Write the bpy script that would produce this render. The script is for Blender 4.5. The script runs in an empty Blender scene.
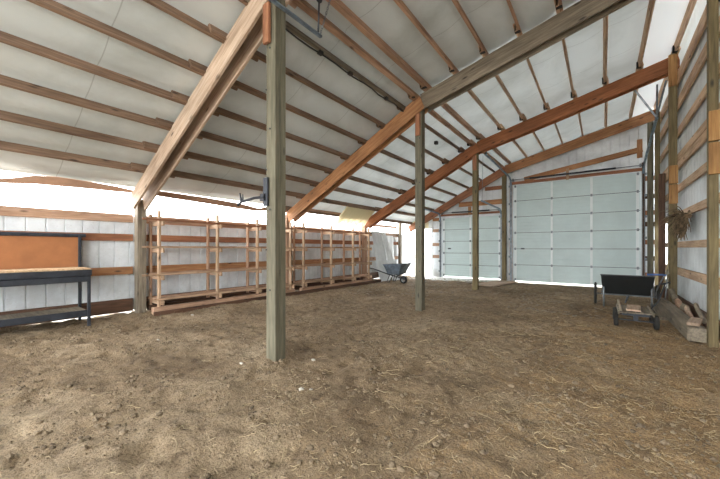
import bpy, bmesh, math, random
from mathutils import Vector, Matrix, noise
random.seed(7)
S = bpy.context.scene
COL = S.collection
R = random.Random(11)

# ---------------------------------------------------------------- materials
def lin(c):
    return tuple(((v/255)/12.92 if v/255 <= .04045 else ((v/255+.055)/1.055)**2.4) for v in c) + (1,)

def base_mat(name, rough=.8, metal=0.0):
    m = bpy.data.materials.new(name); m.use_nodes = True
    nt = m.node_tree; b = nt.nodes['Principled BSDF']
    b.inputs['Roughness'].default_value = rough
    b.inputs['Metallic'].default_value = metal
    return m, nt, b

def coords(nt, scale, jitter=True):
    tc = nt.nodes.new('ShaderNodeTexCoord'); mp = nt.nodes.new('ShaderNodeMapping')
    mp.inputs['Scale'].default_value = scale
    if jitter:
        oi = nt.nodes.new('ShaderNodeObjectInfo')
        mul = nt.nodes.new('ShaderNodeVectorMath'); mul.operation = 'MULTIPLY_ADD'
        cmb = nt.nodes.new('ShaderNodeCombineXYZ')
        for i in range(3): nt.links.new(oi.outputs['Random'], cmb.inputs[i])
        mul.inputs[1].default_value = (37, 19, 53)
        nt.links.new(cmb.outputs[0], mul.inputs[0]); nt.links.new(tc.outputs['Object'], mul.inputs[2])
        nt.links.new(mul.outputs[0], mp.inputs[0])
    else:
        nt.links.new(tc.outputs['Object'], mp.inputs[0])
    return mp

def ramp(nt, stops):
    r = nt.nodes.new('ShaderNodeValToRGB'); e = r.color_ramp.elements
    while len(e) < len(stops): e.new(.5)
    for i, (p, c) in enumerate(stops):
        e[i].position = p; e[i].color = lin(c) if max(c) > 1 else tuple(c) + (1,)
    return r

def noise_n(nt, mp, scale, detail=5, rough=.6, dist=0):
    n = nt.nodes.new('ShaderNodeTexNoise'); n.inputs['Scale'].default_value = scale
    n.inputs['Detail'].default_value = detail; n.inputs['Roughness'].default_value = rough
    n.inputs['Distortion'].default_value = dist
    nt.links.new(mp.outputs[0], n.inputs['Vector']); return n

def mix(nt, a, b, fac, mode='MIX'):
    m = nt.nodes.new('ShaderNodeMix'); m.data_type = 'RGBA'; m.blend_type = mode
    for sock, v in ((m.inputs[6], a), (m.inputs[7], b), (m.inputs[0], fac)):
        if hasattr(v, 'links') or hasattr(v, 'is_output'): nt.links.new(v, sock)
        elif isinstance(v, (int, float)): sock.default_value = v
        else: sock.default_value = lin(v)
    return m.outputs[2]

def wood(name, dark, mid, light, knots=True, rough=.75, worn=None, wornfac=.0, bump=.25):
    m, nt, b = base_mat(name, rough)
    mp = coords(nt, (.9, 16, 16))
    n = noise_n(nt, mp, 2.2, 6, .62, .6)
    r = ramp(nt, [(.28, dark), (.5, mid), (.72, light)])
    nt.links.new(n.outputs[0], r.inputs[0])
    out = r.outputs[0]
    mp2 = coords(nt, (.5, 1.6, 1.6))
    n2 = noise_n(nt, mp2, 2.0, 3)
    r2 = ramp(nt, [(.35, (150, 145, 140)), (.65, (255, 255, 255))])
    nt.links.new(n2.outputs[0], r2.inputs[0])
    out = mix(nt, out, r2.outputs[0], .55, 'MULTIPLY')
    if knots:
        v = nt.nodes.new('ShaderNodeTexVoronoi'); v.inputs['Scale'].default_value = 1.0
        mp3 = coords(nt, (2.3, 7, 7)); nt.links.new(mp3.outputs[0], v.inputs['Vector'])
        r3 = ramp(nt, [(.06, (255, 255, 255)), (.17, (0, 0, 0))])
        nt.links.new(v.outputs['Distance'], r3.inputs[0])
        out = mix(nt, out, tuple(int(c*.55) for c in dark), r3.outputs[0])
    if worn:
        mp4 = coords(nt, (1.0, 9, 9)); n4 = noise_n(nt, mp4, 2.5, 6, .7)
        r4 = ramp(nt, [(.52 - wornfac*.3, (0, 0, 0)), (.74, (170, 170, 170))])
        nt.links.new(n4.outputs[0], r4.inputs[0])
        out = mix(nt, out, worn, r4.outputs[0])
    nt.links.new(out, b.inputs['Base Color'])
    bp = nt.nodes.new('ShaderNodeBump'); bp.inputs['Strength'].default_value = bump; bp.inputs['Distance'].default_value = .004
    nt.links.new(n.outputs[0], bp.inputs['Height']); nt.links.new(bp.outputs[0], b.inputs['Normal'])
    return m

def plain(name, c, rough=.6, metal=0.0, var=.25, scale=5, c2=None, bump=.1):
    m, nt, b = base_mat(name, rough, metal)
    mp = coords(nt, (1, 1, 1)); n = noise_n(nt, mp, scale, 6, .65)
    c2 = c2 or tuple(int(v*(1-var)) for v in c)
    r = ramp(nt, [(.35, c2), (.65, c)]); nt.links.new(n.outputs[0], r.inputs[0])
    nt.links.new(r.outputs[0], b.inputs['Base Color'])
    bp = nt.nodes.new('ShaderNodeBump'); bp.inputs['Strength'].default_value = bump; bp.inputs['Distance'].default_value = .004
    nt.links.new(n.outputs[0], bp.inputs['Height']); nt.links.new(bp.outputs[0], b.inputs['Normal'])
    return m

M = {}
M['orange'] = wood('fresh_orange_lumber', (138, 94, 60), (178, 126, 84), (204, 156, 110))
M['pale'] = wood('sun_bleached_lumber', (160, 134, 110), (196, 170, 146), (216, 196, 174), worn=(212, 190, 166), wornfac=-.1)
M['brown'] = wood('brown_roof_lumber', (104, 80, 64), (140, 112, 90), (168, 138, 114))
M['girt'] = wood('girt_lumber', (150, 116, 92), (188, 150, 122), (210, 176, 150), worn=(214, 184, 160), wornfac=.05)
M['deep'] = wood('deep_orange_lumber', (128, 78, 46), (164, 102, 62), (188, 126, 82))
M['ochre'] = wood('ochre_lumber', (138, 98, 54), (178, 132, 78), (200, 156, 100))
M['eave'] = plain('eave_lumber', (184, 144, 116), .8, 0, .12, 3)
M['doorskin'] = plain('garage_door_enamel', (200, 216, 215), .45, 0, .05, 1.2, bump=.0)
M['stile'] = plain('door_stile_enamel', (232, 238, 238), .45, 0, .05, 1.2, bump=.0)
M['red'] = wood('reddish_lumber', (124, 80, 56), (162, 108, 76), (186, 132, 96))
M['rightgirt'] = wood('sunlit_pale_lumber', (180, 144, 112), (214, 180, 146), (230, 202, 172), worn=(226, 204, 184), wornfac=.05)  # lighter copy of the girt lumber, brighter light put into its colour
M['rack'] = wood('rack_lumber', (152, 122, 94), (192, 160, 130), (216, 188, 160))
M['post'] = wood('green_treated_lumber', (80, 76, 61), (106, 101, 82), (127, 121, 101), worn=(128, 122, 106), wornfac=.1)
M['olive'] = wood('olive_treated_lumber', (92, 80, 52), (122, 108, 74), (146, 130, 94))
M['grey'] = wood('weathered_grey_lumber', (104, 94, 80), (138, 126, 108), (166, 154, 134), worn=(160, 148, 128), wornfac=-.1)
M['darkwood'] = wood('stained_dark_lumber', (66, 46, 34), (96, 68, 50), (120, 88, 66))
M['board'] = plain('hardboard', (172, 114, 72), .8, 0, .10, 3)
M['steel'] = plain('dark_painted_steel', (58, 62, 70), .45, .3, .25, 8)
M['galv'] = plain('galvanised_steel', (150, 158, 164), .4, .7, .3, 9)
M['bluesteel'] = plain('blue_grey_steel', (150, 170, 186), .4, .5, .3, 9)
M['black'] = plain('black_plastic', (30, 33, 33), .42, 0, .3, 4)
M['rubber'] = plain('dusty_rubber', (52, 50, 47), .85, 0, .3, 12)
M['barrow'] = plain('blue_grey_tray_paint', (128, 142, 156), .5, .2, .3, 6)
M['white'] = plain('white_painted_sheet', (228, 232, 232), .5, 0, .1, 2)

M['bluecap'] = plain('blue_rim_plastic', (66, 104, 168), .5, 0, .2, 6)
M['straw'] = plain('dry_straw', (200, 180, 138), .8, 0, .35, 3)
M['stalk'] = plain('dried_brown_stalk', (134, 112, 84), .9, 0, .65, 14)
M['stone'] = plain('pale_stone', (206, 198, 184), .8, 0, .2, 20)
M['bench'] = wood('bench_top_board', (170, 136, 100), (205, 172, 134), (224, 196, 160), knots=False)

def siding_mat(name, c, dirt):
    m, nt, b = base_mat(name, .45)
    mp = coords(nt, (1, 1, 1), False)
    n = noise_n(nt, mp, 1.3, 6, .65)
    r = ramp(nt, [(.35, tuple(int(v*.86) for v in c)), (.6, c)]); nt.links.new(n.outputs[0], r.inputs[0])
    n2 = noise_n(nt, mp, 34, 3, .7)
    r2 = ramp(nt, [(.60, (0, 0, 0)), (.72, (150, 150, 150))]); nt.links.new(n2.outputs[0], r2.inputs[0])
    out = mix(nt, r.outputs[0], dirt, r2.outputs[0])
    # splashed soil low on the sheets: a stain with its own ragged outline
    sx = nt.nodes.new('ShaderNodeSeparateXYZ'); tc = nt.nodes.new('ShaderNodeTexCoord'); nt.links.new(tc.outputs['Object'], sx.inputs[0])
    ad = nt.nodes.new('ShaderNodeMath'); ad.operation = 'MULTIPLY_ADD'; ad.inputs[1].default_value = .9
    nt.links.new(n.outputs[0], ad.inputs[0]); nt.links.new(sx.outputs[2], ad.inputs[2])
    r3 = ramp(nt, [(.45, (170, 170, 170)), (.85, (0, 0, 0))]); nt.links.new(ad.outputs[0], r3.inputs[0])
    out = mix(nt, out, dirt, r3.outputs[0])
    nt.links.new(out, b.inputs['Base Color'])
    return m
M['siding'] = siding_mat('white_metal_siding', (232, 237, 240), (150, 138, 118))
M['door'] = siding_mat('garage_door_skin', (214, 228, 224), (190, 198, 194))

def ceiling_mat(tr_fac=.012):
    m, nt, b = base_mat('light_passing_vinyl_insulation', .42)
    mp = coords(nt, (1, 1, 1), False)
    n = noise_n(nt, mp, .8, 5, .6, .4)
    r = ramp(nt, [(.3, (178, 183, 179)), (.6, (206, 211, 209))]); nt.links.new(n.outputs[0], r.inputs[0])
    out = r.outputs[0]
    sx = nt.nodes.new('ShaderNodeSeparateXYZ'); nt.links.new(mp.outputs[0], sx.inputs[0])
    md = nt.nodes.new('ShaderNodeMath'); md.operation = 'FRACT'
    dv = nt.nodes.new('ShaderNodeMath'); dv.operation = 'MULTIPLY'; dv.inputs[1].default_value = 1/1.22
    nt.links.new(sx.outputs[1], dv.inputs[0]); nt.links.new(dv.outputs[0], md.inputs[0])
    lt = nt.nodes.new('ShaderNodeMath'); lt.operation = 'LESS_THAN'; lt.inputs[1].default_value = .010
    nt.links.new(md.outputs[0], lt.inputs[0])
    ml = nt.nodes.new('ShaderNodeMath'); ml.operation = 'MULTIPLY'; ml.inputs[1].default_value = .45
    nt.links.new(lt.outputs[0], ml.inputs[0])
    out = mix(nt, out, (130, 132, 126), ml.outputs[0])
    nt.links.new(out, b.inputs['Base Color'])
    mp2 = coords(nt, (1, .5, 1), False); n2 = noise_n(nt, mp2, 3.2, 3, .5, .8)
    bp = nt.nodes.new('ShaderNodeBump'); bp.inputs['Strength'].default_value = .5; bp.inputs['Distance'].default_value = .03
    nt.links.new(n2.outputs[0], bp.inputs['Height']); nt.links.new(bp.outputs[0], b.inputs['Normal'])
    tr = nt.nodes.new('ShaderNodeBsdfTranslucent'); mx = nt.nodes.new('ShaderNodeMixShader'); mx.inputs[0].default_value = tr_fac  # translucency added to the insulation so daylight brightens the interior
    nt.links.new(out, tr.inputs[0]); o = [q for q in nt.nodes if q.type == 'OUTPUT_MATERIAL'][0]
    nt.links.new(b.outputs[0], mx.inputs[1]); nt.links.new(tr.outputs[0], mx.inputs[2]); nt.links.new(mx.outputs[0], o.inputs[0])
    return m
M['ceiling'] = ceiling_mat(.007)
M['ceiling_far_fill'] = ceiling_mat(.048)  # far copy passes more daylight, added to brighten the rear bays

def translucent(name, c, t=.85):
    m = bpy.data.materials.new(name); m.use_nodes = True; nt = m.node_tree
    for nd in list(nt.nodes): nt.nodes.remove(nd)
    o = nt.nodes.new('ShaderNodeOutputMaterial'); mx = nt.nodes.new('ShaderNodeMixShader')
    d = nt.nodes.new('ShaderNodeBsdfDiffuse'); tr = nt.nodes.new('ShaderNodeBsdfTranslucent')
    d.inputs[0].default_value = lin(c); tr.inputs[0].default_value = lin(c)
    mx.inputs[0].default_value = t
    nt.links.new(d.outputs[0], mx.inputs[1]); nt.links.new(tr.outputs[0], mx.inputs[2]); nt.links.new(mx.outputs[0], o.inputs[0])
    return m
M['cream'] = translucent('cream_insulation', (244, 238, 216), .5)
M['skylight'] = translucent('fibreglass_skylight_sheet', (236, 238, 238), .055)

M['skylight2'] = translucent('fibreglass_wall_sheet', (236, 238, 238), .20)
def ground_mat():
    m, nt, b = base_mat('packed_dirt', .95)
    mp = coords(nt, (1, 1, 1), False)
    n1 = noise_n(nt, mp, .7, 5, .6, .5)
    n2 = noise_n(nt, mp, 9, 8, .72, .2)
    n3 = noise_n(nt, mp, 75, 4, .8)
    r1 = ramp(nt, [(.32, (128, 108, 83)), (.5, (160, 139, 111)), (.68, (188, 169, 142))]); nt.links.new(n1.outputs[0], r1.inputs[0])
    r2 = ramp(nt, [(.36, (150, 138, 124)), (.47, (232, 228, 222)), (.7, (255, 255, 255))]); nt.links.new(n2.outputs[0], r2.inputs[0])
    out = mix(nt, r1.outputs[0], r2.outputs[0], .75, 'MULTIPLY')
    r3 = ramp(nt, [(.38, (96, 88, 78)), (.50, (235, 232, 226)), (.66, (255, 255, 255))]); nt.links.new(n3.outputs[0], r3.inputs[0])
    out = mix(nt, out, r3.outputs[0], .7, 'MULTIPLY')
    # chaff trodden into the soil, thicker to the right
    sx = nt.nodes.new('ShaderNodeSeparateXYZ'); nt.links.new(mp.outputs[0], sx.inputs[0])
    mr = nt.nodes.new('ShaderNodeMapRange'); mr.inputs[1].default_value = -2.4; mr.inputs[2].default_value = .6
    mr.inputs[3].default_value = -.06; mr.inputs[4].default_value = .20
    nt.links.new(sx.outputs[0], mr.inputs[0])
    n4 = noise_n(nt, mp, 3.4, 9, .85, .6)
    my = nt.nodes.new('ShaderNodeMapRange'); my.inputs[1].default_value = 7.0; my.inputs[2].default_value = 10.0
    my.inputs[3].default_value = 0; my.inputs[4].default_value = -.13
    nt.links.new(sx.outputs[1], my.inputs[0])
    a0 = nt.nodes.new('ShaderNodeMath'); a0.operation = 'ADD'; nt.links.new(mr.outputs[0], a0.inputs[0]); nt.links.new(my.outputs[0], a0.inputs[1])
    ad = nt.nodes.new('ShaderNodeMath'); ad.operation = 'ADD'
    nt.links.new(n4.outputs[0], ad.inputs[0]); nt.links.new(a0.outputs[0], ad.inputs[1])
    r4 = ramp(nt, [(.56, (0, 0, 0)), (.72, (190, 190, 190))]); nt.links.new(ad.outputs[0], r4.inputs[0])
    n5 = noise_n(nt, mp, 60, 4, .8)
    r5 = ramp(nt, [(.4, (112, 80, 50)), (.6, (206, 170, 116))]); nt.links.new(n5.outputs[0], r5.inputs[0])
    out = mix(nt, out, r5.outputs[0], r4.outputs[0])
    nt.links.new(out, b.inputs['Base Color'])
    add = nt.nodes.new('ShaderNodeMath'); add.operation = 'MULTIPLY_ADD'; add.inputs[1].default_value = .30
    nt.links.new(n3.outputs[0], add.inputs[0]); nt.links.new(n2.outputs[0], add.inputs[2])
    bp = nt.nodes.new('ShaderNodeBump'); bp.inputs['Strength'].default_value = 1; bp.inputs['Distance'].default_value = .035
    nt.links.new(add.outputs[0], bp.inputs['Height']); nt.links.new(bp.outputs[0], b.inputs['Normal'])
    return m
M['ground'] = ground_mat()
M['clod'] = plain('soil_clod', (140, 122, 98), .95, 0, .32, 3, bump=.5)
M['spill_concrete'] = plain('daylight_spill_concrete', (226, 224, 218), .8, 0, .08, 3)
M['gravel'] = plain('pale_gravel', (190, 186, 176), .9, 0, .2, 4)

# ---------------------------------------------------------------- helpers
def props(o, label=None, cat=None, group=None, kind=None):
    if label: o['label'] = label
    if cat: o['category'] = cat
    if group: o['group'] = group
    if kind: o['kind'] = kind
    return o

def place(o, origin, parent):
    if parent is not None:
        o.parent = parent; o.location = Vector(origin) - parent.location
    else:
        o.location = origin

def empty(name, loc, label, cat, group=None, kind=None):
    o = bpy.data.objects.new(name, None); COL.objects.link(o); o.location = loc
    o.empty_display_size = .1
    return props(o, label, cat, group, kind)

def obj(name, bm, mat, parent=None, origin=None, smooth=False):
    """bm is in world coordinates; the mesh is moved so the origin sits at its base"""
    if origin is None:
        xs = [v.co for v in bm.verts]
        lo = [min(c[i] for c in xs) for i in range(3)]; hi = [max(c[i] for c in xs) for i in range(3)]
        origin = ((lo[0]+hi[0])/2, (lo[1]+hi[1])/2, lo[2])
    bmesh.ops.translate(bm, verts=bm.verts, vec=-Vector(origin))
    me = bpy.data.meshes.new(name); bm.to_mesh(me); bm.free()
    me.materials.append(M[mat] if isinstance(mat, str) else mat)
    if smooth:
        for p in me.polygons: p.use_smooth = True
    o = bpy.data.objects.new(name, me); COL.objects.link(o)
    place(o, origin, parent)
    return o

def add_box(bm, x0, x1, y0, y1, z0, z1, bev=0.0, mtx=None):
    mt = Matrix.Translation(((x0+x1)/2, (y0+y1)/2, (z0+z1)/2)) @ Matrix.Diagonal((abs(x1-x0), abs(y1-y0), abs(z1-z0), 1))
    r = bmesh.ops.create_cube(bm, size=1, matrix=mt)
    vs = r['verts']
    if bev > 0:
        es = list({e for v in vs for e in v.link_edges})
        rb = bmesh.ops.bevel(bm, geom=es, offset=bev, segments=1, affect='EDGES')
        vs = list({v for f in rb['faces'] for v in f.verts} | {v for v in vs if v.is_valid})
    if mtx is not None:
        bmesh.ops.transform(bm, verts=vs, matrix=mtx)
    return vs

def box(name, x0, x1, y0, y1, z0, z1, mat, parent=None, bev=.004):
    bm = bmesh.new(); add_box(bm, x0, x1, y0, y1, z0, z1, bev)
    return obj(name, bm, mat, parent)

def plank(name, p0, p1, w, t, mat, parent=None, up=(0, 0, 1), bev=.004, endcut=0.0):
    """board from p0 to p1; w across `up`, t the other way; local X runs along the grain"""
    p0, p1 = Vector(p0), Vector(p1); d = p1-p0; L = d.length; ex = d.normalized()
    upv = Vector(up); ey = upv.cross(ex)
    if ey.length < 1e-4: ey = Vector((0, 1, 0)).cross(ex)
    ey.normalize(); ez = ex.cross(ey)
    bm = bmesh.new(); add_box(bm, 0, L, -t/2, t/2, -w/2, w/2, bev)
    if endcut:
        for v in bm.verts:
            if v.co.x < L*.5: v.co.x += endcut*(v.co.z/w+.5)
            else: v.co.x += endcut*(v.co.z/w+.5)
    me = bpy.data.meshes.new(name); bm.to_mesh(me); bm.free()
    me.materials.append(M[mat] if isinstance(mat, str) else mat)
    o = bpy.data.objects.new(name, me); COL.objects.link(o)
    o.rotation_mode = 'QUATERNION'
    o.rotation_quaternion = Matrix((ex, ey, ez)).transposed().to_quaternion()
    place(o, p0, parent)
    return o

def add_tube(bm, pts, r, n=10, r1=None):
    pts = [Vector(p) for p in pts]; rings = []
    for i, p in enumerate(pts):
        d = (pts[min(i+1, len(pts)-1)] - pts[max(i-1, 0)]).normalized()
        a = Vector((0, 0, 1)) if abs(d.z) < .9 else Vector((1, 0, 0))
        u = d.cross(a).normalized(); v = d.cross(u)
        rr = r if r1 is None else r + (r1-r)*i/(len(pts)-1)
        rings.append([bm.verts.new(p + u*math.cos(2*math.pi*k/n)*rr + v*math.sin(2*math.pi*k/n)*rr) for k in range(n)])
    for a, b in zip(rings, rings[1:]):
        for k in range(n):
            bm.faces.new((a[k], a[(k+1) % n], b[(k+1) % n], b[k]))
    bm.faces.new(rings[0][::-1]); bm.faces.new(rings[-1])

def tube(name, pts, r, mat, parent=None, n=10, r1=None):
    bm = bmesh.new(); add_tube(bm, pts, r, n, r1)
    return obj(name, bm, mat, parent, smooth=n > 6)

def add_lathe(bm, prof, centre, axis, n=28):
    """prof: (radius, offset along axis)"""
    ax = Vector(axis).normalized(); a = Vector((0, 0, 1)) if abs(ax.z) < .9 else Vector((1, 0, 0))
    u = ax.cross(a).normalized(); v = ax.cross(u); c = Vector(centre); rings = []
    for r, h in prof:
        rings.append([bm.verts.new(c + ax*h + (u*math.cos(2*math.pi*k/n) + v*math.sin(2*math.pi*k/n))*r) for k in range(n)])
    m = len(rings)
    for i in range(m):
        a_, b_ = rings[i], rings[(i+1) % m]
        for k in range(n): bm.faces.new((a_[k], a_[(k+1) % n], b_[(k+1) % n], b_[k]))
    bmesh.ops.recalc_face_normals(bm, faces=bm.faces)

def wheel(parent, c, axis, r, w, mat_t='rubber', mat_r='galv', spokes=6):
    t = r*.2
    bm = bmesh.new()
    prof = [(r-2*t, -w*.35), (r-t*.6, -w*.5), (r-.1*t, -w*.32), (r, 0), (r-.1*t, w*.32), (r-t*.6, w*.5), (r-2*t, w*.35), (r-2.1*t, 0)]
    add_lathe(bm, prof, c, axis)
    wt = obj('wheel', bm, mat_t, parent, smooth=True)
    bm = bmesh.new(); ax = Vector(axis).normalized()
    add_lathe(bm, [(r-2.4*t, -w*.3), (r-1.95*t, -w*.33), (r-1.95*t, w*.33), (r-2.4*t, w*.3)], c, axis)
    add_lathe(bm, [(r*.1, -w*.55), (r*.16, -w*.5), (r*.16, w*.5), (r*.1, w*.55)], c, axis, 14)
    a = Vector((0, 0, 1)) if abs(ax.z) < .9 else Vector((1, 0, 0)); u = ax.cross(a).normalized(); v = ax.cross(u)
    for k in range(spokes):
        d = u*math.cos(2*math.pi*k/spokes) + v*math.sin(2*math.pi*k/spokes)
        add_tube(bm, [Vector(c)+d*r*.12, Vector(c)+d*(r-2.2*t)], r*.045, 6)
    rim = bm; me = bpy.data.meshes.new('rim'); bmesh.ops.translate(rim, verts=rim.verts, vec=-Vector(wt.matrix_basis.translation + (parent.location if parent else Vector()))); rim.to_mesh(me); rim.free()
    me.materials.append(M[mat_r]); ro = bpy.data.objects.new('rim', me); COL.objects.link(ro); ro.parent = wt
    return wt

ORD = ['first', 'second', 'third', 'fourth', 'fifth', 'sixth', 'seventh', 'eighth', 'ninth', 'tenth', 'eleventh', 'twelfth', 'thirteenth', 'fourteenth', 'fifteenth', 'sixteenth']

# ---------------------------------------------------------------- building geometry
YF = [-1.33, 2.35, 6.03, 9.7, 13.2]         # frame lines
XP = -2.99                                  # row of interior posts
def ztop(x):                                # top edge of the roof beams
    return 4.30 + .51*(x-XP) if x < XP else 4.35 + .25*(x-XP)
PH = .14                                    # purlin depth
XL, XRW = -7.20, 1.33                       # wall sheets

# ---- ground inside
def gz(x, y):
    z = 0
    z += .05*max(0, min(1, (-5.6-x)/1.2))
    p = Vector((x, y, 0))
    z += .035*noise.noise(p*.9) + .032*noise.noise(p*2.3+Vector((7, 3, 1)))
    q = p*6.5
    z += .018*noise.noise(q) + .016*noise.noise(p*14+Vector((4, 4, 4)))
    h = noise.noise(p*4.2+Vector((9, 2, 5)))
    if h > .22: z -= (h-.22)*.09            # hoof and boot scuffs
    z += .007*noise.noise(p*31)
    for cx, cy in ((XP, 2.35), (XP, 6.03), (XP, 9.7)):
        d = math.hypot(x-cx, y-cy)
        if d < .7: z += .03*(1-d/.7)*(1+noise.noise(p*9))
    edge = max(0, (y-12.4)/.9)
    z = z*(1-min(1, edge)) - .02*min(1, edge)
    return z
bm = bmesh.new()
xs = []; x = -7.25
while x < 1.36: xs.append(x); x += .036
ys = []; y = -4.0
while y < 13.35: ys.append(y); y += .2 if y < -.2 else .036 if y < 6.5 else .055
grid = [[bm.verts.new((x, y, gz(x, y))) for y in ys] for x in xs]
for i in range(len(xs)-1):
    for j in range(len(ys)-1):
        bm.faces.new((grid[i][j], grid[i+1][j], grid[i+1][j+1], grid[i][j+1]))
fl = obj('floor', bm, 'ground', origin=(0, 0, 0), smooth=True); props(fl, kind='structure')
# pale yard outside
bm = bmesh.new()
for a in ((-40, XL-.02, -40, 60), (XRW+.02, 40, -40, 60), (XL-.02, XRW+.02, 13.3, 60), (XL-.02, XRW+.02, -40, -3.95)):
    add_box(bm, a[0], a[1], a[2], a[3], -.4, -.05)
yd = obj('yard_ground', bm, 'gravel', origin=(0, 0, 0)); props(yd, kind='structure')

bm = bmesh.new(); vs = [bm.verts.new(p) for p in ((-7.1, 11.9, .03), (-5.0, 11.95, .03), (-3.2, 12.75, .03), (-2.6, 13.4, .03), (-7.1, 13.4, .03))]  # pale slab added; its whiteness and wedge outline stand in for spilled daylight
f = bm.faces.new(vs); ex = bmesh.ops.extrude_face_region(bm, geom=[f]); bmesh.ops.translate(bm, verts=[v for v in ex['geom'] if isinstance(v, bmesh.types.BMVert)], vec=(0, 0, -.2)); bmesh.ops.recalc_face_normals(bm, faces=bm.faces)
props(obj('floor', bm, 'spill_concrete', origin=(0, 0, 0)), kind='structure')
# ---- ceiling: faced insulation sagging between the purlins
pur_l = [-6.39, -5.88, -5.38, -4.87, -4.36, -3.86, -3.36]
pur_r = [-2.82, -2.25, -1.70, -1.14, -.56, .05, .66, 1.24]
pur_x = [-6.93] + pur_l + [-3.07] + pur_r
stops = [-6.99] + pur_x + [1.42]
def roof_under(x, y):
    z = ztop(x) + PH
    for a, b in zip(stops, stops[1:]):
        if a <= x <= b:
            t = (x-a)/(b-a); z -= .045*math.sin(math.pi*t)*min(1.1, (b-a)/.55) * (1+.5*noise.noise(Vector((a*3, y*1.1, 0))))
            break
    return z
def roof_strip(bm, sx, y0, y1, dy=.3):
    cols = []
    ny = int((y1-y0)/dy)
    for a, b in zip(sx, sx[1:]):
        k = 6
        for i in range(k + (b == sx[-1])):
            cols.append(a+(b-a)*i/k)
    g = [[bm.verts.new((x, y0+(y1-y0)*j/ny, roof_under(x, y0+(y1-y0)*j/ny))) for j in range(ny+1)] for x in cols]
    for i in range(len(cols)-1):
        for j in range(ny): bm.faces.new((g[i][j], g[i+1][j], g[i+1][j+1], g[i][j+1]))
main = [s for s in stops if s <= .66]
for ya, yb, mt in ((-4.0, 6.05, 'ceiling'), (6.05, 13.42, 'ceiling_far_fill')):
    bm = bmesh.new(); roof_strip(bm, main, ya, yb)
    ce = obj('ceiling', bm, mt, origin=(0, 0, 0), smooth=True); props(ce, kind='structure')
bm = bmesh.new(); roof_strip(bm, [.66, 1.24, 1.42], -4.0, 13.42)
sk = obj('window_1', bm, 'skylight', origin=(0, 0, 0), smooth=True); props(sk, kind='structure')

# ---- ribbed metal siding
def rib_profile(a, b, pitch=.2286, cuts=()):
    pts = []; k = math.floor(a/pitch)
    while k*pitch < b+pitch:
        c = k*pitch
        for off, d in ((-.011, 0), (-.006, .016), (.006, .016), (.011, 0)):
            pts.append((c+off, d))
        k += 1
    out = [(p, d) for p, d in pts if a < p < b]
    for c in list(cuts)+[a, b]: out.append((c, 0))
    return sorted(set(out))
def siding(name, along, const, a, b, zfun, holes=(), sign=1, mat='siding'):
    """along 'x' or 'y'; zfun(p)->(z0,z1); holes (p0,p1,z0,z1)"""
    bm = bmesh.new(); cuts = [h for q in holes for h in q[:2] if a < h < b]
    pr = rib_profile(a, b, cuts=cuts)
    def V(p, d, z): return bm.verts.new((p, const+sign*d, z) if along == 'x' else (const+sign*d, p, z))
    for (p, d), (q, e) in zip(pr, pr[1:]):
        if q-p < 1e-5: continue
        m = (p+q)/2; spans = [(zfun(p), zfun(q))]
        segs = []
        z0p, z1p = zfun(p); z0q, z1q = zfun(q)
        inside = [h for h in holes if h[0] <= m <= h[1]]
        if not inside: segs.append((z0p, z1p, z0q, z1q))
        else:
            cur = None
            lo = z0p
            for h in sorted(inside, key=lambda h: h[2]):
                if h[2] > lo+.01: segs.append((lo, h[2], lo, h[2]))
                lo = h[3]
            if lo < min(z1p, z1q): segs.append((lo, z1p, lo, z1q))
        for s0, s1, t0, t1 in segs:
            v = [V(p, d, s0), V(q, e, t0), V(q, e, t1), V(p, d, s1)]
            bm.faces.new(v)
    bmesh.ops.remove_doubles(bm, verts=bm.verts, dist=1e-5)
    o = obj(name, bm, mat, origin=(0, 0, 0))
    s = o.modifiers.new('t', 'SOLIDIFY'); s.thickness = .004
    return props(o, kind='structure')
siding('wall_left', 'y', XL, -4.0, 13.2, lambda p: (.08 + .012*math.sin(p*3), 1.88), sign=-1)
siding('wall_right', 'y', XRW, -4.0, 13.2, lambda p: (.12, 4.95), holes=[(11.25, 11.5, .12, 2.0)], sign=1)
DOORS = [(-7.0, -5.93, -.2, 2.12), (-5.42, -3.14, -.2, 2.48), (-2.62, .91, -.2, 3.56)]
siding('wall_far', 'x', 13.28, XL, XRW, lambda p: (-.2, ztop(p)+PH+.02), holes=DOORS, sign=1)

wn = siding('window_2', 'y', XRW, -4.0, 13.2, lambda p: (4.96, 5.56), sign=1, mat='skylight2')
# ---- posts
def post(x0, x1, y, d, z1, mat, label, plies=2, name='timber_post', group='interior roof posts', plates=None, z0=-.25, split=None):
    e = empty(name, ((x0+x1)/2, y, 0), label, 'post', group)
    if split:
        plank('ply', ((x0+split)/2, y, z0), ((x0+split)/2, y, z1), split-x0-.003, d, mat, e, up=(1, 0, 0))
        plank('ply', ((x1+split)/2, y+.004, z0), ((x1+split)/2, y+.004, z1-.02), x1-split-.003, d-.012, mat, e, up=(1, 0, 0))
    else:
        plank('ply', ((x0+x1)/2, y-d/4, z0), ((x0+x1)/2, y-d/4, z1), x1-x0, d/2-.002, mat, e, up=(1, 0, 0))
        plank('ply', ((x0+x1)/2+.002, y+d/4, z0), ((x0+x1)/2+.002, y+d/4, z1), x1-x0-.006, d/2-.002, mat, e, up=(1, 0, 0))
    return e
W = .078                                                    # half distance of the paired roof boards from the frame line
p1 = post(-3.045, -2.885, 2.37, .152, ztop(XP)-.02, 'post', 'large green-grey timber post in the left foreground with a steel hinge bracket')
p2 = post(-3.065, -2.915, 6.05, .15, ztop(XP)-.02, 'post', 'green-grey timber post in mid barn, in front of the open doorway')
p3 = post(-3.065, -2.92, 9.7, .15, ztop(XP)-.02, 'olive', 'brownish timber post in front of the small white garage door')
p4 = post(-3.04, -2.90, 13.1, .15, ztop(XP)-.02, 'olive', 'timber post between the small and the large garage doors')
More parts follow.
